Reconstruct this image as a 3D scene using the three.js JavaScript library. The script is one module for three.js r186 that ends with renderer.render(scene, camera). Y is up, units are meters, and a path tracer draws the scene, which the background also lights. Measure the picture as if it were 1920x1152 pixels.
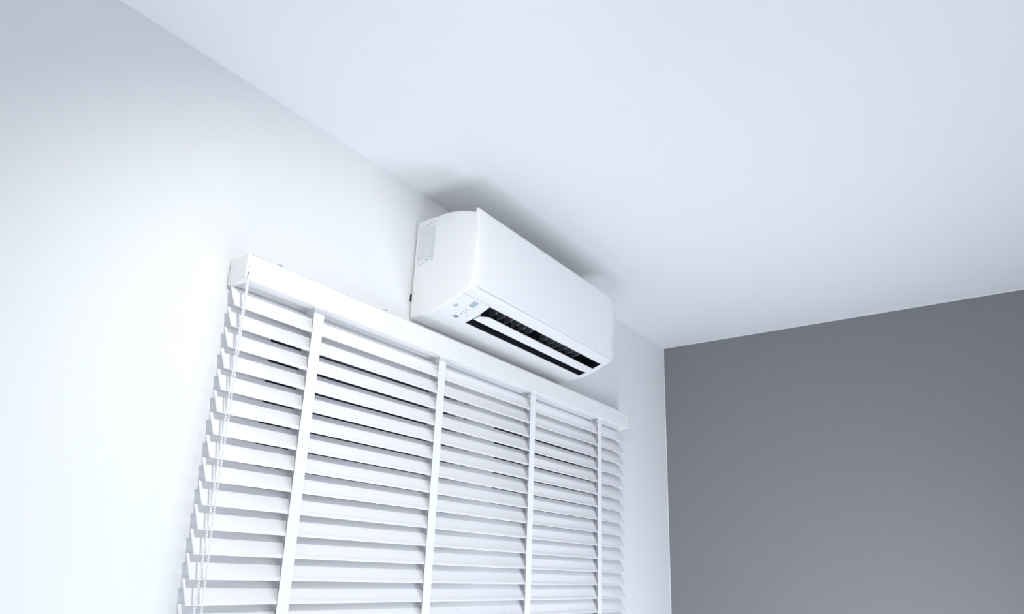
import * as THREE from 'three';
import { RectAreaLightUniformsLib } from 'three/addons/lights/RectAreaLightUniformsLib.js';
import { RoundedBoxGeometry } from 'three/addons/geometries/RoundedBoxGeometry.js';
import { mergeGeometries, mergeVertices, toCreasedNormals } from 'three/addons/utils/BufferGeometryUtils.js';
import { Brush, Evaluator, SUBTRACTION } from 'three-bvh-csg';

// ------------------------------------------------------------------ camera, light, exposure
// Room axes: the window wall is z = 0 (room on +z), the grey wall is x = 0 (room on -x),
// the floor is y = 0 and the ceiling y = H. Heights below are given from the ceiling: Y(-0.5) is 0.5 m under it.
const H = 2.55;
const Y = y => H + y;
const scene = new THREE.Scene();
scene.background = new THREE.Color(0x05101c);               // night outside the window
const renderer = new THREE.WebGLRenderer({ antialias: true });
renderer.toneMapping = THREE.LinearToneMapping;
renderer.toneMappingExposure = 1.02;
renderer.shadowMap.enabled = true;
renderer.shadowMap.type = THREE.PCFSoftShadowMap;
RectAreaLightUniformsLib.init();

const FOCAL = 1331.37;
const camera = new THREE.PerspectiveCamera(2 * Math.atan(576 / FOCAL) * 180 / Math.PI, 1920 / 1152, 0.05, 50);
{
  const yaw = 0.97057, pitch = 0.30452, roll = 0.02603;
  const f = new THREE.Vector3(Math.sin(yaw) * Math.cos(pitch), Math.sin(pitch), -Math.cos(yaw) * Math.cos(pitch));
  const r0 = new THREE.Vector3(Math.cos(yaw), 0, Math.sin(yaw));
  const u0 = new THREE.Vector3().crossVectors(r0, f);
  const r = r0.clone().multiplyScalar(Math.cos(roll)).addScaledVector(u0, Math.sin(roll));
  const u = u0.clone().multiplyScalar(Math.cos(roll)).addScaledVector(r0, -Math.sin(roll));
  camera.quaternion.setFromRotationMatrix(new THREE.Matrix4().makeBasis(r, u, f.clone().negate()));
  camera.position.set(-2.9041, Y(-1.03204), 1.29171);
  camera.setViewOffset(1920, 1152, -50.74, -90.63, 1920, 1152);
}

// lamps and added fill lights (their fittings are built further down, in the lamp builders)
const KEY = { at: [-2.48, -.075, 1.0], aim: [-1.42, -1.5, 0], angle: 60, penumbra: 1, radius: .9, color: new THREE.Color(1.0, 0.985, 0.965), intensity: 2.85 };  // small spotlight: the crisp slat and chain shadows
const FILL_COLOR = new THREE.Color(0.835, 0.905, 1.01);
const ADDED_SOFT = [   // two made-up softboxes outside the picture, added for even soft fill from in front
  { at: [-.9, .8, 1.1], aim: [-.5, 1.5, 0], w: .8, h: .8, intensity: 5.8, label: 'added fill light, smaller square softbox on a stand near the grey wall' },
  { at: [-1.5, .9, 2.2], aim: [-1.3, 1.9, 0], w: 1.2, h: 1.2, intensity: 2.1, label: 'added fill light, larger square softbox on a stand behind the camera' }];
const ADDED_UP = { at: [-2.2, .3, .6], w: 1.0, d: .6, intensity: 5.9 };   // made-up floor uplight, added for ceiling light and soft shade over the air conditioner

// ------------------------------------------------------------------ helpers
const taken = {};
function numbered(n) { const k = taken[n] = (taken[n] ?? -1) + 1; return k ? `${n}_${String(k).padStart(3, '0')}` : n; }
function shade(o) { o.traverse(m => { if (m.isMesh) { m.castShadow = true; m.receiveShadow = true; } }); return o; }
function mesh(name, geo, mat, parent) { const m = new THREE.Mesh(geo, mat); m.name = name; m.castShadow = m.receiveShadow = true; parent.add(m); return m; }
function thing(name, label, category, group) {
  const g = new THREE.Group(); g.name = numbered(name); g.userData = { label, category }; if (group) g.userData.group = group;
  scene.add(g); return g;
}
function structure(o, label, category) { o.userData = { kind: 'structure', label, category }; return o; }
function boxAt(x0, x1, y0, y1, z0, z1) { const g = new THREE.BoxGeometry(x1 - x0, y1 - y0, z1 - z0); g.translate((x0 + x1) / 2, (y0 + y1) / 2, (z0 + z1) / 2); return g; }
function rbox(x0, x1, y0, y1, z0, z1, r = 0.001, s = 2) { const g = new RoundedBoxGeometry(x1 - x0, y1 - y0, z1 - z0, s, r); g.translate((x0 + x1) / 2, (y0 + y1) / 2, (z0 + z1) / 2); return g; }
function merge(list) { return mergeGeometries(list.map(g => { const n = g.index ? g.toNonIndexed() : g; for (const k of Object.keys(n.attributes)) if (!['position', 'normal', 'uv'].includes(k)) n.deleteAttribute(k); return n; })); }
let seed = 7; const rnd = () => { seed = (seed * 1664525 + 1013904223) % 4294967296; return seed / 4294967296; };
// an outline in (z, y) swept along x from x0 to x1
function sweepX(pts, x0, x1, bevel = 0, seg = 4, crease = 0.5) {
  const s = new THREE.Shape(pts.map(([z, y]) => new THREE.Vector2(z, y)));
  const g = new THREE.ExtrudeGeometry(s, { depth: x1 - x0 - 2 * bevel, bevelEnabled: bevel > 0, bevelSize: bevel, bevelThickness: bevel, bevelOffset: -bevel, bevelSegments: seg, curveSegments: 6 });
  // shape x -> z, shape y -> y, extrusion -> x (mirrored so that faces keep pointing outwards)
  g.applyMatrix4(new THREE.Matrix4().set(0, 0, -1, x1 - bevel, 0, 1, 0, 0, 1, 0, 0, 0, 0, 0, 0, 1));
  return crease ? toCreasedNormals(g, crease) : g;
}

// ------------------------------------------------------------------ materials
// fine roller-paint relief
function paintBump() {
  const n = 512, d = new Uint8Array(n * n * 4); const a = new Float32Array(n * n);
  for (let i = 0; i < n * n; i++) a[i] = rnd();
  const blur = (src, r) => { const o = new Float32Array(n * n); for (let y = 0; y < n; y++) for (let x = 0; x < n; x++) { let s = 0; for (let j = -r; j <= r; j++) for (let i = -r; i <= r; i++) s += src[((y + j + n) % n) * n + ((x + i + n) % n)]; o[y * n + x] = s / ((2 * r + 1) ** 2); } return o; };
  const b1 = blur(a, 1), b2 = blur(b1, 3);
  for (let i = 0; i < n * n; i++) { const v = Math.max(0, Math.min(255, 128 + (b1[i] - .5) * 120 + (b2[i] - .5) * 700)); d[4 * i] = d[4 * i + 1] = d[4 * i + 2] = v; d[4 * i + 3] = 255; }
  const t = new THREE.DataTexture(d, n, n); t.wrapS = t.wrapT = THREE.RepeatWrapping; t.magFilter = THREE.LinearFilter; t.needsUpdate = true; return t;
}
const bump = paintBump(); bump.repeat.set(3, 3);
const lin = (r, g, b) => new THREE.Color().setRGB(r, g, b);
const M = {
  wall: new THREE.MeshStandardMaterial({ color: lin(.86, .87, .88), roughness: .85, bumpMap: bump, bumpScale: .0002 }),
  ceiling: new THREE.MeshStandardMaterial({ color: lin(.86, .87, .88), roughness: .9, bumpMap: bump, bumpScale: .0002 }),
  greyPaint: new THREE.MeshStandardMaterial({ color: lin(.238, .238, .246), roughness: .8, bumpMap: bump, bumpScale: .0002 }),
  floor: new THREE.MeshStandardMaterial({ color: lin(.75, .74, .73), roughness: .5 }),
  vinyl: new THREE.MeshStandardMaterial({ color: lin(.84, .845, .86), roughness: .5 }),
  glass: new THREE.MeshPhysicalMaterial({ color: 0xffffff, transmission: 1, thickness: 0, roughness: .01, ior: 1.5 }),
  slat: new THREE.MeshPhysicalMaterial({ color: lin(.935, .935, .945), roughness: .42 }),
  rail: new THREE.MeshPhysicalMaterial({ color: lin(.90, .90, .905), roughness: .38 }),
  cap: new THREE.MeshPhysicalMaterial({ color: lin(.90, .905, .89), roughness: .4 }),
  tape: new THREE.MeshStandardMaterial({ color: lin(.86, .87, .89), roughness: .9 }),
  cord: new THREE.MeshStandardMaterial({ color: lin(.8, .8, .81), roughness: .8 }),
  bead: new THREE.MeshPhysicalMaterial({ color: lin(.88, .885, .89), roughness: .3 }),
  steel: new THREE.MeshStandardMaterial({ color: lin(.5, .52, .55), roughness: .4, metalness: .7 }),
  brass: new THREE.MeshStandardMaterial({ color: lin(.42, .36, .22), roughness: .5 }),
  acBody: new THREE.MeshPhysicalMaterial({ color: lin(.87, .875, .875), roughness: .36 }),
  acPanel: new THREE.MeshPhysicalMaterial({ color: lin(.87, .875, .885), roughness: .3 }),
  black: new THREE.MeshStandardMaterial({ color: lin(.007, .010, .016), roughness: .55 }),
  vane: new THREE.MeshStandardMaterial({ color: lin(.2, .205, .225), roughness: .5 }),
  rubber: new THREE.MeshStandardMaterial({ color: lin(.02, .02, .022), roughness: .7 }),
  lcd: new THREE.MeshPhysicalMaterial({ color: lin(.42, .53, .60), roughness: .25 }),
  sensor: new THREE.MeshPhysicalMaterial({ color: lin(.55, .57, .63), roughness: .3 }),
  ink: new THREE.MeshStandardMaterial({ color: lin(.03, .035, .05), roughness: .6 }),
  greyInk: new THREE.MeshStandardMaterial({ color: lin(.5, .52, .56), roughness: .6 }),
  led: new THREE.MeshStandardMaterial({ color: lin(.55, .8, .35), emissive: lin(.5, .85, .25), emissiveIntensity: .6, roughness: .4 }),
};

// ------------------------------------------------------------------ the room
const X0 = -3.5, Z1 = 2.7, T = 0.15;                         // room: x from X0 to 0, z from 0 to Z1
const WIN = { x0: -2.075, x1: -.515, top: -.47, bottom: -1.62 };
{
  const uvMetres = g => g;                                    // Extrude already gives uv in metres
  const s = new THREE.Shape(); s.moveTo(X0 - T, 0); s.lineTo(T, 0); s.lineTo(T, H); s.lineTo(X0 - T, H); s.closePath();
  const h = new THREE.Path(); h.moveTo(WIN.x0, Y(WIN.bottom)); h.lineTo(WIN.x0, Y(WIN.top)); h.lineTo(WIN.x1, Y(WIN.top)); h.lineTo(WIN.x1, Y(WIN.bottom)); h.closePath(); s.holes.push(h);
  const g = new THREE.ExtrudeGeometry(s, { depth: T, bevelEnabled: false }); g.translate(0, 0, -T);
  structure(mesh('wall_back', uvMetres(g), M.wall, scene), 'white painted wall behind the air conditioner and blind', 'wall');
  const wr = structure(mesh('wall_right', boxAt(.001, T, 0, H, -.0, Z1), M.wall, scene), 'grey painted wall meeting the white wall and ceiling', 'wall');
  const uvBox = (geo, sx, sy) => { const u = geo.attributes.uv; for (let i = 0; i < u.count; i++) u.setXY(i, u.getX(i) * sx, u.getY(i) * sy); return geo; };
  mesh('grey_paint', uvBox(boxAt(-.0003, .0012, 0, Y(-.0042), .0036, Z1), 4, 2.5), M.greyPaint, wr);
  structure(mesh('wall_left', boxAt(X0 - T, X0, 0, H, 0, Z1), M.wall, scene), 'white painted wall at the far left end of the room', 'wall');
  structure(mesh('wall_front', boxAt(X0 - T, T, 0, H, Z1, Z1 + T), M.wall, scene), 'white painted wall opposite the window', 'wall');
  structure(mesh('floor', boxAt(X0 - T, T, -T, 0, -T, Z1 + T), M.floor, scene), 'pale smooth floor of the room', 'floor');
  structure(mesh('ceiling', uvBox(boxAt(X0 - T, T, H, H + T, -T, Z1 + T), 4.7, 4.3), M.ceiling, scene), 'smooth white painted ceiling above the air conditioner', 'ceiling');
}
// window: fixed pane on the left, sliding sash with a wider frame on the right
{
  const w = new THREE.Group(); w.name = 'window_1'; scene.add(w);
  structure(w, 'dark night window with white frame behind the blind', 'window');
  const zf0 = -.075, zf1 = -.018, gz = -.036;
  const fx0 = WIN.x0, fx1 = WIN.x1, ft = WIN.top, fb = WIN.bottom, mid0 = -1.384, mid1 = -1.352;
  const P = { l: -2.0226, t: -.518 };
  mesh('window_frame', merge([
    rbox(fx0, P.l, Y(fb), Y(ft), zf0, zf1, .002), rbox(fx1 - .04, fx1, Y(fb), Y(ft), zf0, zf1, .002),
    rbox(P.l - .001, fx1 - .039, Y(P.t), Y(ft), zf0 + .001, zf1 - .0012, .002), rbox(P.l - .001, fx1 - .039, Y(fb), Y(fb + .05), zf0 + .001, zf1 - .0012, .002), rbox(mid0, mid1, Y(fb + .049), Y(P.t + .001), zf0 + .01, gz + .006, .002)]), M.vinyl, w);
  mesh('pane', boxAt(P.l - .005, mid0 + .005, Y(fb + .045), Y(P.t + .005), gz - .004, gz), M.glass, w);
  const sx0 = -1.345, sx1 = fx1 - .04, sg0 = -1.2218, sg1 = -.575, st = -.577;
  const sash = mesh('sash', merge([
    rbox(sx0, sg0, Y(fb + .0505), Y(P.t - .0005), gz - .006, zf1 + .002, .002), rbox(sg1, sx1 - .0005, Y(fb + .0505), Y(P.t - .0005), gz - .006, zf1 + .002, .002),
    rbox(sg0 - .001, sg1 + .001, Y(st), Y(P.t - .001), gz - .005, zf1 + .001, .002), rbox(sg0 - .001, sg1 + .001, Y(fb + .051), Y(fb + .11), gz - .005, zf1 + .001, .002)]), M.vinyl, w);
  mesh('pane', boxAt(sg0 - .005, sg1 + .005, Y(fb + .1), Y(st + .005), gz - .002, gz + .002), M.glass, sash);
  mesh('window_sill', rbox(fx0, fx1, Y(fb), Y(fb + .012), zf1, .0, .002), M.vinyl, w);
}

// ------------------------------------------------------------------ the split air conditioner
const AX0 = -1.6387, AX1 = -.8901;
const under = [[.2165, -.312], [.2158, -.321], [.2115, -.331], [.202, -.3385], [.187, -.3437], [.181, -.3462], [.165, -.3535], [.147, -.361], [.1315, -.3665], [.115, -.371], [.0972, -.3745], [.0685, -.379], [.03, -.382], [.010, -.3828]];
function underY(z) { for (let i = 0; i + 1 < under.length; i++) { const [za, ya] = under[i], [zb, yb] = under[i + 1]; if (z <= za && z >= zb) return ya + (yb - ya) * (za - z) / (za - zb); } return -.3828; }
// a thin raised plate that follows the curved underside between z0 and z1
function underPatch(xa, xb, z0, z1, lift = .0005, n = 5) {
  const outer = [], inner = [];
  for (let i = 0; i <= n; i++) { const z = z0 + (z1 - z0) * i / n; outer.push([z, underY(z) - lift]); inner.unshift([z, underY(z) + .0012]); }
  const g = sweepX(outer.concat(inner), xa, xb, 0, 1, .4); g.translate(0, H, 0); return g;
}
{
  const ac = thing('air_conditioner', 'white wall-mounted split air conditioner above the blind, louver open', 'air conditioner');
  const prof = [[.004, -.106], [.006, -.100], [.012, -.0978], [.06, -.0972], [.11, -.0974], [.136, -.0995], [.165, -.1056], [.191, -.114], [.2165, -.1245], ...under, [.0055, -.381], [.004, -.377]];
  let body = new Brush(sweepX(prof, AX0, AX1, .007, 5, 0));
  body.updateMatrixWorld();
  const ev = new Evaluator(); ev.useGroups = false; ev.attributes = ['position', 'normal'];
  const OX0 = -1.5212, OX1 = -.9185;
  const cutter = sweepX([[.1825, -.33], [.1825, -.36], [.098, -.39], [.098, -.33], [.11, -.27], [.15, -.25], [.19, -.29]], OX0, OX1, 0, 1, 0);
  const cut = geo => { const b = new Brush(geo); b.updateMatrixWorld(); body = ev.evaluate(body, b, SUBTRACTION); body.updateMatrixWorld(); };
  cut(cutter);
  // the seam between the front cover and the underside, left and right of the outlet, and the clip line on the side
  cut(boxAt(AX0 - .01, OX0 - .0005, -.3475, -.3415, .1842, .1853));
  cut(boxAt(OX1 + .0005, AX1 + .01, -.3475, -.3415, .1842, .1853));
  cut(boxAt(AX0 - .01, AX0 + .0008, -.3128, -.312, .0115, .036));
  const bg = body.geometry; for (const k of Object.keys(bg.attributes)) if (k !== 'position') bg.deleteAttribute(k);
  const bodyGeo = toCreasedNormals(bg, .42); bodyGeo.translate(0, H, 0);
  mesh('casing', bodyGeo, M.acBody, ac);

  // front panel: a slightly bowed cover with rounded lower corners and rolled edges
  {
    const yT = -.1128, yB = -.3285, zb = .2166, xc = (AX0 + AX1) / 2, hw = (AX1 - AX0) / 2, R = .034, rT = .005, bev = .0075;
    const front = y => { const k = [[-.1128, .2250], [-.15, .2262], [-.2, .2264], [-.25, .2254], [-.29, .2228], [-.315, .2195], [-.3285, .2173]]; for (let i = 0; i + 1 < k.length; i++) if (y <= k[i][0] && y >= k[i + 1][0]) { const t = (k[i][0] - y) / (k[i][0] - k[i + 1][0]); return k[i][1] + (k[i + 1][1] - k[i][1]) * t; } return .2173; };
    const inset = y => { let d = 0; if (y < yB + R) d = R - Math.sqrt(Math.max(0, R * R - (yB + R - y) ** 2)); if (y > yT - rT) d = rT - Math.sqrt(Math.max(0, rT * rT - (y - yT + rT) ** 2)); return d; };
    const sdf = (x, y) => { const r = y < (yT + yB) / 2 ? R : rT; const qx = Math.abs(x - xc) - hw + r, qy = Math.abs(y - (yT + yB) / 2) - (yT - yB) / 2 + r; return -(Math.hypot(Math.max(qx, 0), Math.max(qy, 0)) + Math.min(Math.max(qx, qy), 0) - r); };
    const edge = [0, .0004, .0012, .0024, .004, .006, .0085];
    const ys = []; for (const e of edge) ys.push(yT - e); for (let i = 1; i <= 20; i++) ys.push(yT - .0085 - (yT - yB - .045) * i / 20); for (let i = 1; i < 10; i++) ys.push(yB + .0365 - (.0365 - .0085) * i / 10); for (const e of [...edge].reverse()) ys.push(yB + e);
    const cols = []; for (const e of edge) cols.push([e, 0]); for (let i = 1; i < 24; i++) cols.push([0, i / 24]); for (const e of [...edge].reverse()) cols.push([-e, 1]);
    const pos = [], idx = [], nc = cols.length, nr = ys.length;
    for (const y of ys) { const d = inset(y), L = AX0 + d, Rr = AX1 - d; for (const [e, t] of cols) { const x = t === 0 ? L + e : t === 1 ? Rr + e : L + .0085 + (Rr - L - .017) * t; const dd = Math.max(0, sdf(x, y)); const zf = front(y); const k = dd < bev ? Math.sqrt(Math.max(0, 1 - (1 - dd / bev) ** 2)) : 1; pos.push(x, y + H, zb + (zf - zb) * k); } }
    const F = nr * nc; for (let i = 0; i < F; i++) pos.push(pos[3 * i], pos[3 * i + 1], zb - .0004);
    for (let j = 0; j + 1 < nr; j++) for (let i = 0; i + 1 < nc; i++) { const a = j * nc + i, b = a + 1, c = a + nc, d = c + 1; idx.push(a, c, b, b, c, d, F + a, F + b, F + c, F + b, F + d, F + c); }
    const side = (a, b) => idx.push(a, b, F + a, b, F + b, F + a);
    for (let i = 0; i + 1 < nc; i++) { side(i, i + 1); side((nr - 1) * nc + i + 1, (nr - 1) * nc + i); }
    for (let j = 0; j + 1 < nr; j++) { side((j + 1) * nc, j * nc); side(j * nc + nc - 1, (j + 1) * nc + nc - 1); }
    const g = new THREE.BufferGeometry(); g.setAttribute('position', new THREE.Float32BufferAttribute(pos, 3)); g.setIndex(idx);
    mesh('front_panel', toCreasedNormals(g, .7), M.acPanel, ac);
  }

  // outlet: dark duct lining, vanes, louver
  {
    const e = .0006;
    const wallT = .0012;
    const ring = [[.1825 - e, -.3465], [.1825 - e, -.3302], [.1895, -.2902], [.15, -.2506], [.1105, -.2704], [.098 + e, -.3302], [.098 + e, -.373]];
    const inner = ring.map(([z, y]) => [z + (.142 - z) * .03, y + (y > -.34 ? -.0012 : 0)]).reverse();
    const duct = sweepX(ring.concat(inner), OX0 + .0004, OX1 - .0004, 0, 1, .3);
    const endL = sweepX(ring, OX0 + .0003, OX0 + .0015, 0, 1, .3), endR = sweepX(ring, OX1 - .0015, OX1 - .0003, 0, 1, .3);
    const g = merge([duct, endL, endR]); g.translate(0, H, 0);
    mesh('outlet_duct', g, M.black, ac);
    // upright guide vanes in two gangs, each a rounded tooth-shaped blade
    const vs = new THREE.Shape(); vs.moveTo(-.012, .030); vs.lineTo(.016, .030); vs.quadraticCurveTo(.026, .014, .025, -.004); vs.quadraticCurveTo(.022, -.013, .012, -.013); vs.lineTo(-.010, -.012); vs.closePath();
    const vg = new THREE.ExtrudeGeometry(vs, { depth: .0016, bevelEnabled: true, bevelSize: .0005, bevelThickness: .0005, bevelSegments: 2, curveSegments: 6 });
    vg.rotateY(-Math.PI / 2);
    for (const x of [-1.452, -1.418, -1.383, -1.349, -1.315, -1.281, -1.199, -1.163, -1.127, -1.090, -1.053, -1.016]) {
      const v = mesh('guide_vane', vg, M.vane, ac); v.position.set(x, Y(-.3255), .137); v.rotation.y = -.15;
    }
    const bar = new THREE.CylinderGeometry(.002, .002, .46, 10); bar.rotateZ(Math.PI / 2); bar.translate(-1.234, Y(-.304), .128);
    mesh('vane_link', bar, M.vane, ac);
    // louver blade: outline in (x, z), laid along the slope of the underside
    const lx0 = -1.5165, lx1 = -.9195;
    const ls = new THREE.Shape(); ls.moveTo(lx0, .1245); ls.lineTo(lx1 - .028, .1235); ls.lineTo(lx1, .1285); ls.lineTo(lx1, .1512); ls.lineTo(lx0 + .034, .1518); ls.lineTo(lx0, .1385); ls.closePath();
    const lg = new THREE.ExtrudeGeometry(ls, { depth: .0022, bevelEnabled: true, bevelSize: .0008, bevelThickness: .0008, bevelOffset: -.0008, bevelSegments: 2 });
    const p = lg.attributes.position; for (let i = 0; i < p.count; i++) { const x = p.getX(i), z = p.getY(i), t = p.getZ(i); p.setXYZ(i, x, Y(-.3681 + (z - .124) * .335) + t, z); }
    lg.computeVertexNormals();
    mesh('louver', toCreasedNormals(lg, .4), M.acBody, ac);
    for (const x of [lx0 + .001, lx1 - .003]) mesh('louver_pivot', boxAt(x, x + .002, Y(-.366), Y(-.352), .132, .145), M.acBody, ac);
  }
  // marks and little windows on the underside, left of the outlet
  mesh('display', underPatch(-1.5800, -1.5612, .1578, .1772, .0004, 4), M.lcd, ac).userData.label = 'small pale blue display';
  { const rim = mesh('sensor_rim', new THREE.CylinderGeometry(.0078, .0082, .0016, 28), M.acBody, ac); const ang = Math.atan2(.0075, .018); rim.position.set(-1.6130, Y(underY(.1435) - .0002), .1435); rim.rotation.x = -ang;
    const eye = mesh('sensor_eye', new THREE.CylinderGeometry(.0066, .0066, .0022, 28), M.sensor, rim); eye.position.y = -.0003; }
  for (const [x, z] of [[-1.5717, .1435], [-1.572, .1358], [-1.5637, .1353]]) mesh('indicator', underPatch(x - .0016, x + .0016, z - .0012, z + .0012, .0003, 1), M.ink, ac);
  mesh('indicator', underPatch(-1.5742, -1.571, .1497, .1525, .0004, 1), M.led, ac).userData.label = 'lit green indicator';
  mesh('printed_mark', merge([underPatch(-1.5745, -1.566, .1262, .1285, .0002, 1), underPatch(-1.571, -1.5645, .1225, .1242, .0002, 1)]), M.greyInk, ac);
  mesh('printed_mark', underPatch(-1.5535, -1.5445, .1252, .1268, .0002, 1), M.greyInk, ac);
  mesh('printed_mark', underPatch(-1.5665, -1.5605, .1475, .1486, .0002, 1), M.greyInk, ac);
  { const gl = []; for (let i = 0; i < 3; i++) { const z = .1025 + i * .0038; gl.push(underPatch(-1.5785, -1.5605, z, z + .0014, .0002, 1)); } for (let i = 0; i < 3; i++) { const x = -1.5755 + i * .0055; gl.push(underPatch(x, x + .0014, .1008, .1124, .0002, 3)); }
    mesh('printed_mark', merge(gl), M.ink, ac).userData.label = 'small black grid of printed lines'; }
  mesh('screw_cap', underPatch(-1.581, -1.5785, .0475, .0535, .0004, 1), M.greyInk, ac);
  // rating label printed on the left side
  {
    const W = 256, Hh = 512, cv = document.createElement('canvas'); cv.width = W; cv.height = Hh; const c = cv.getContext('2d');
    c.fillStyle = '#eef0f1'; c.fillRect(0, 0, W, Hh);
    const row = (x, y, w, h, col) => { c.fillStyle = col; let k = x; while (k < x + w) { const d = 3 + rnd() * 9; c.fillRect(k, y, Math.min(d, x + w - k), h); k += d + 2 + rnd() * 3; } };
    row(150, 8, 100, 6, '#a9adb2'); row(150, 24, 100, 5, '#b4b8bc'); row(80, 36, 120, 8, '#9a9fa5'); row(60, 56, 120, 5, '#b4b8bc');
    for (let y = 74; y < 430; y += 11) { row(18, y, 40, 5, '#c3c7cb'); row(70, y, 74, 5, '#bcc0c5'); row(152, y, 44, 5, '#b9bdc2'); row(204, y, 46, 6, '#b0b5ba'); }
    c.strokeStyle = '#c6cacd'; c.lineWidth = 2; for (let x of [12, 64, 148, 200, 252]) { c.beginPath(); c.moveTo(x, 66); c.lineTo(x, 432); c.stroke(); }
    for (let y = 66; y < 440; y += 61) { c.beginPath(); c.moveTo(12, y); c.lineTo(252, y); c.stroke(); }
    c.fillStyle = '#8f949a'; c.beginPath(); c.arc(26, 424, 9, 0, 7); c.fill(); c.beginPath(); c.arc(26, 456, 8, 0, 7); c.fill();
    row(60, 446, 70, 5, '#a9adb2'); c.strokeStyle = '#868b91'; c.lineWidth = 5; c.strokeRect(196, 440, 40, 30); c.beginPath(); c.moveTo(130, 480); c.lineTo(170, 445); c.moveTo(135, 445); c.lineTo(172, 478); c.stroke();
    row(16, 494, 64, 5, '#a0a5aa'); row(84, 484, 22, 12, '#9a9fa5');
    const t = new THREE.CanvasTexture(cv); t.colorSpace = THREE.SRGBColorSpace;
    const g = new THREE.BoxGeometry(.062, .128, .0006); g.rotateY(-Math.PI / 2); g.translate(AX0 + .0001, Y(-.1718), .0462);
    mesh('rating_label', g, new THREE.MeshPhysicalMaterial({ map: t, color: lin(.985, .985, .985), roughness: .4 }), ac).userData.label = 'grey printed rating label';
  }
  mesh('mounting_plate', merge([boxAt(AX0 + .02, AX1 - .02, Y(-.37), Y(-.12), .0002, .0065), boxAt(AX0 + .001, AX0 + .03, Y(-.331), Y(-.312), .0002, .0065)]), M.rubber, ac);
}

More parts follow.
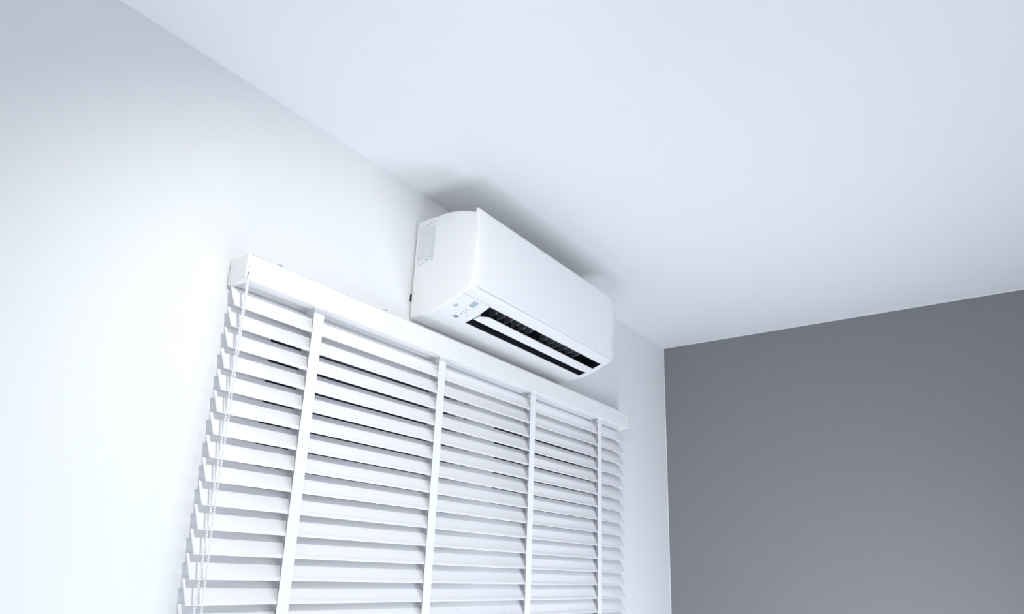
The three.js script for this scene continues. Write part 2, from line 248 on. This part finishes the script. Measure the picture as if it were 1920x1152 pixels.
// ------------------------------------------------------------------ the venetian blind
{
  const BX0 = -2.1551, BX1 = -.4836, PITCH = .0435, ZS = .04219, DT = .02431, HS = .04533, CUT = .0009, Y0 = -.5265;
  const RX0 = -2.1560, RX1 = -.4806, RT = -.4165, RB = -.4734, RZ = .0621;
  const TAPES = [-1.9535, -1.5395, -1.1065, -.6780];
  const N = 26;
  const bl = thing('venetian_blind', 'white venetian blind with wide slats hanging below the air conditioner', 'blind');
  // headrail with a grooved front and open recess along its underside
  const railProf = [[.004, RB + .001], [.004, RT], [.058, RT], [RZ - .0006, RT - .0004], [RZ, RT - .0012], [RZ, RT - .0017], [RZ - .0016, RT - .0019], [RZ - .0016, RT - .0030], [RZ, RT - .0032], [RZ, RB + .0012], [RZ - .001, RB], [RZ - .005, RB], [RZ - .0062, RB + .003], [.050, RB + .004], [.016, RB + .004], [.012, RB + .001]];
  const rg = sweepX(railProf, RX0 + .0125, RX1 - .0125, 0, 1, .4); rg.translate(0, H, 0);
  const rail = mesh('headrail', rg, M.rail, bl);
  for (const s of [0, 1]) {
    const a = s ? RX1 - .0125 : RX0, b = s ? RX1 : RX0 + .0125;
    const cg = sweepX([[.0035, RB - .002], [.0035, RT - .0042], [.05, RT - .0036], [RZ + .0006, RT - .0036], [RZ + .0006, RB + .0002], [.05, RB - .0008], [.022, RB - .0035], [.016, RB - .006], [.008, RB - .005]], a, b, .001, 2, .5); cg.translate(0, H, 0);
    const cap = mesh('end_cap', cg, M.cap, rail);
    if (!s) {
      const h = new THREE.CylinderGeometry(.0016, .0016, .002, 14); h.rotateX(Math.PI / 2); h.translate(-2.1497, Y(-.4457), RZ + .0002); mesh('screw_hole', h, M.steel, cap);
      mesh('chain_guide', rbox(-2.1518, -2.1478, Y(-.4664), Y(-.4585), RZ - .001, RZ + .0022, .0008), M.brass, cap);
    }
  }
  for (const x of [-2.078, -1.773, -.573]) {
    mesh('bracket', rbox(x - .006, x + .006, Y(RT - .002), Y(RT + .0036), .047, .060, .0012), M.steel, rail);
  }
  // slats: bevelled boards with a routed slot for each lift cord, all tilted room edge down
  const wdt = Math.hypot(DT, HS) - CUT, len = BX1 - BX0, thick = .0028;
  const sh = new THREE.Shape(); sh.moveTo(0, 0); sh.lineTo(len, 0); sh.lineTo(len, wdt); sh.lineTo(0, wdt); sh.closePath();
  for (const tx of TAPES) {
    const cx = tx - BX0, a = .0026, y0 = wdt * .22, y1 = wdt * .62; const p = new THREE.Path();
    p.moveTo(cx - a, y0); p.absarc(cx, y1, a, Math.PI, 0, true); p.lineTo(cx + a, y0); p.absarc(cx, y0, a, 0, -Math.PI, true); p.closePath(); sh.holes.push(p);
  }
  const sg = new THREE.ExtrudeGeometry(sh, { depth: thick - .0012, bevelEnabled: true, bevelSize: .0006, bevelThickness: .0006, bevelOffset: -.0006, bevelSegments: 2, curveSegments: 6 });
  sg.translate(0, 0, -thick + .0006);
  const slatGeo = toCreasedNormals(sg, .5);
  const tilt = Math.atan2(DT, HS);
  for (let i = 0; i < N; i++) {
    const m = mesh('slat', slatGeo, M.slat, bl);
    m.position.set(BX0, Y(Y0 - i * PITCH), ZS); m.rotation.x = -tilt + (rnd() - .5) * .012;
  }
  const yEnd = Y0 - (N - 1) * PITCH - .03;
  mesh('bottom_rail', rbox(BX0, BX1, Y(yEnd - .018), Y(yEnd), ZS - DT - .004, ZS + .004, .004), M.slat, bl);
  // ladder tapes: a front and a back ribbon joined by a rung under every slat; lift cords through the slots
  const TW = .0275;
  for (const tx of TAPES) {
    const parts = [boxAt(tx - TW / 2, tx + TW / 2, Y(yEnd), Y(RB + .006), ZS + .0014, ZS + .0021), boxAt(tx - TW / 2, tx + TW / 2, Y(yEnd), Y(RB + .006), ZS - DT - .0032, ZS - DT - .0026)];
    for (let i = 0; i < N; i++) { const g = boxAt(-TW / 2, TW / 2, 0, wdt, -.0003, .0003); g.translate(0, 0, -thick - .0012); g.rotateX(-tilt); g.translate(tx, Y(Y0 - i * PITCH), ZS); parts.push(g); }
    mesh('ladder_tape', merge(parts), M.tape, bl);
    const cg = new THREE.CylinderGeometry(.0008, .0008, RB - yEnd, 8); cg.translate(tx, Y((RB + yEnd) / 2), ZS - DT * .42 - .0015); mesh('lift_cord', cg, M.cord, bl);
    mesh('cord_guide', rbox(tx - .015, tx + .015, Y(RB + .0034), Y(RB + .008), .017, .046, .0015), M.cap, rail);
  }
  // the pull chain: two strands of small beads
  const bead = new THREE.IcosahedronGeometry(.0021, 1);
  for (const strand of [0, 1]) {
    const list = []; const top = Y(-.4662), n = 190, step = .0046;
    const at = y => { const d = H + -.4662 - y; return strand ? -2.1492 + .0042 * Math.min(1, d / .3) + Math.max(0, d - .44) * .036 : -2.1512; };
    const path = [];
    for (let i = 0; i < n; i++) { const y = top - i * step - strand * .0022, x = at(y), z = RZ + .0032 + strand * .0006; const g = bead.clone(); g.translate(x, y, z); list.push(g); path.push(new THREE.Vector3(x, y, z)); }
    list.push(new THREE.TubeGeometry(new THREE.CatmullRomCurve3(path.filter((_, i) => i % 10 === 0 || i === n - 1)), 60, .0006, 6));
    const m = mesh('bead_chain', merge(list), M.bead, bl); m.userData.kind = 'stuff';
  }
}

// ------------------------------------------------------------------ lamps and added fill lights (all outside the picture)
function glowMat(color, k) { return new THREE.MeshStandardMaterial({ color: 0xffffff, emissive: color, emissiveIntensity: k, roughness: .6 }); }
{
  const l = thing('ceiling_spotlight', 'small white adjustable spotlight on the ceiling near the window wall', 'lamp');
  const P = new THREE.Vector3(KEY.at[0], Y(KEY.at[1]), KEY.at[2]), A = new THREE.Vector3(KEY.aim[0], Y(KEY.aim[1]), KEY.aim[2]);
  const D = A.clone().sub(P).normalize();
  const Q = new THREE.Quaternion().setFromUnitVectors(new THREE.Vector3(0, -1, 0), D);
  const rose = new THREE.CylinderGeometry(.035, .035, .012, 32); rose.translate(P.x - D.x * .05, H - .0065, P.z - D.z * .05); mesh('mount', rose, M.vinyl, l);
  const arm = new THREE.CylinderGeometry(.006, .006, .05, 14); arm.translate(P.x - D.x * .05, H - .035, P.z - D.z * .05); mesh('arm', arm, M.vinyl, l);
  const can = new THREE.LatheGeometry([[0, .075], [.022, .075], [.026, .07], [.028, .004], [.026, .002], [.024, .006], [.022, .068], [0, .068]].map(p => new THREE.Vector2(...p)), 32);
  can.applyQuaternion(Q); can.translate(P.x, P.y, P.z); mesh('lamp_head', can, M.vinyl, l);
  const lens = new THREE.CylinderGeometry(.023, .023, .003, 32); lens.translate(0, .009, 0); lens.applyQuaternion(Q); lens.translate(P.x, P.y, P.z); mesh('lens', lens, glowMat(KEY.color, 2), l);
  const p = new THREE.SpotLight(KEY.color, KEY.intensity, 0, KEY.angle * Math.PI / 180, KEY.penumbra, 2); p.position.copy(P).addScaledVector(D, .004); p.target.position.copy(A); p.castShadow = true; p.shadow.radius = KEY.radius; p.shadow.mapSize.set(2048, 2048); p.shadow.bias = -.0005; p.name = 'spotlight_light';
  p.target.name = 'spotlight_target'; l.add(p); l.add(p.target);
}
for (const S of ADDED_SOFT) {
  const l = thing('added_softbox', S.label, 'lamp');  // invented fill source, added to brighten walls, blind and air conditioner
  const { w, h } = S, [x, y, z] = S.at;
  const back = new THREE.Vector3(...S.at).sub(new THREE.Vector3(...S.aim)).normalize().multiplyScalar(.045);
  const head = new THREE.Group(); head.name = 'lamp_head'; l.add(head);
  head.position.set(x, y, z); head.lookAt(...S.aim);                   // faces along its own +z
  mesh('housing', rbox(-w / 2 - .02, w / 2 + .02, -h / 2 - .02, h / 2 + .02, -.06, -.006, .006), M.rubber, head);
  mesh('diffuser', boxAt(-w / 2, w / 2, -h / 2, h / 2, -.01, -.004), glowMat(FILL_COLOR, .12), head);
  const g = new THREE.CylinderGeometry(.015, .015, y - .03, 14); g.translate(x + back.x, (y - .03) / 2, z + back.z); mesh('stand', g, M.rubber, l);
  const foot = new THREE.CylinderGeometry(.16, .17, .015, 28); foot.translate(x + back.x, .0075, z + back.z); mesh('foot', foot, M.rubber, l);
  const r = new THREE.RectAreaLight(FILL_COLOR, S.intensity, w, h); r.position.set(x, y, z); r.lookAt(...S.aim); r.name = 'added_softbox_light'; l.add(r);
}

{
  const l = thing('added_uplight', 'added fill light, low black uplight box on the floor under the window', 'lamp');  // unseen fill added in place of light bouncing off the floor
  const [x, y, z] = ADDED_UP.at, w = ADDED_UP.w, d = ADDED_UP.d;
  mesh('housing', rbox(x - w / 2 - .02, x + w / 2 + .02, 0, y - .006, z - d / 2 - .02, z + d / 2 + .02, .006), M.rubber, l);
  mesh('lens', boxAt(x - w / 2, x + w / 2, y - .008, y - .002, z - d / 2, z + d / 2), glowMat(FILL_COLOR, .12), l);
  const r = new THREE.RectAreaLight(FILL_COLOR, ADDED_UP.intensity, w, d); r.position.set(x, y + .004, z); r.lookAt(x, 3, z); r.name = 'added_uplight_light'; l.add(r);
}

shade(scene);
renderer.render(scene, camera);
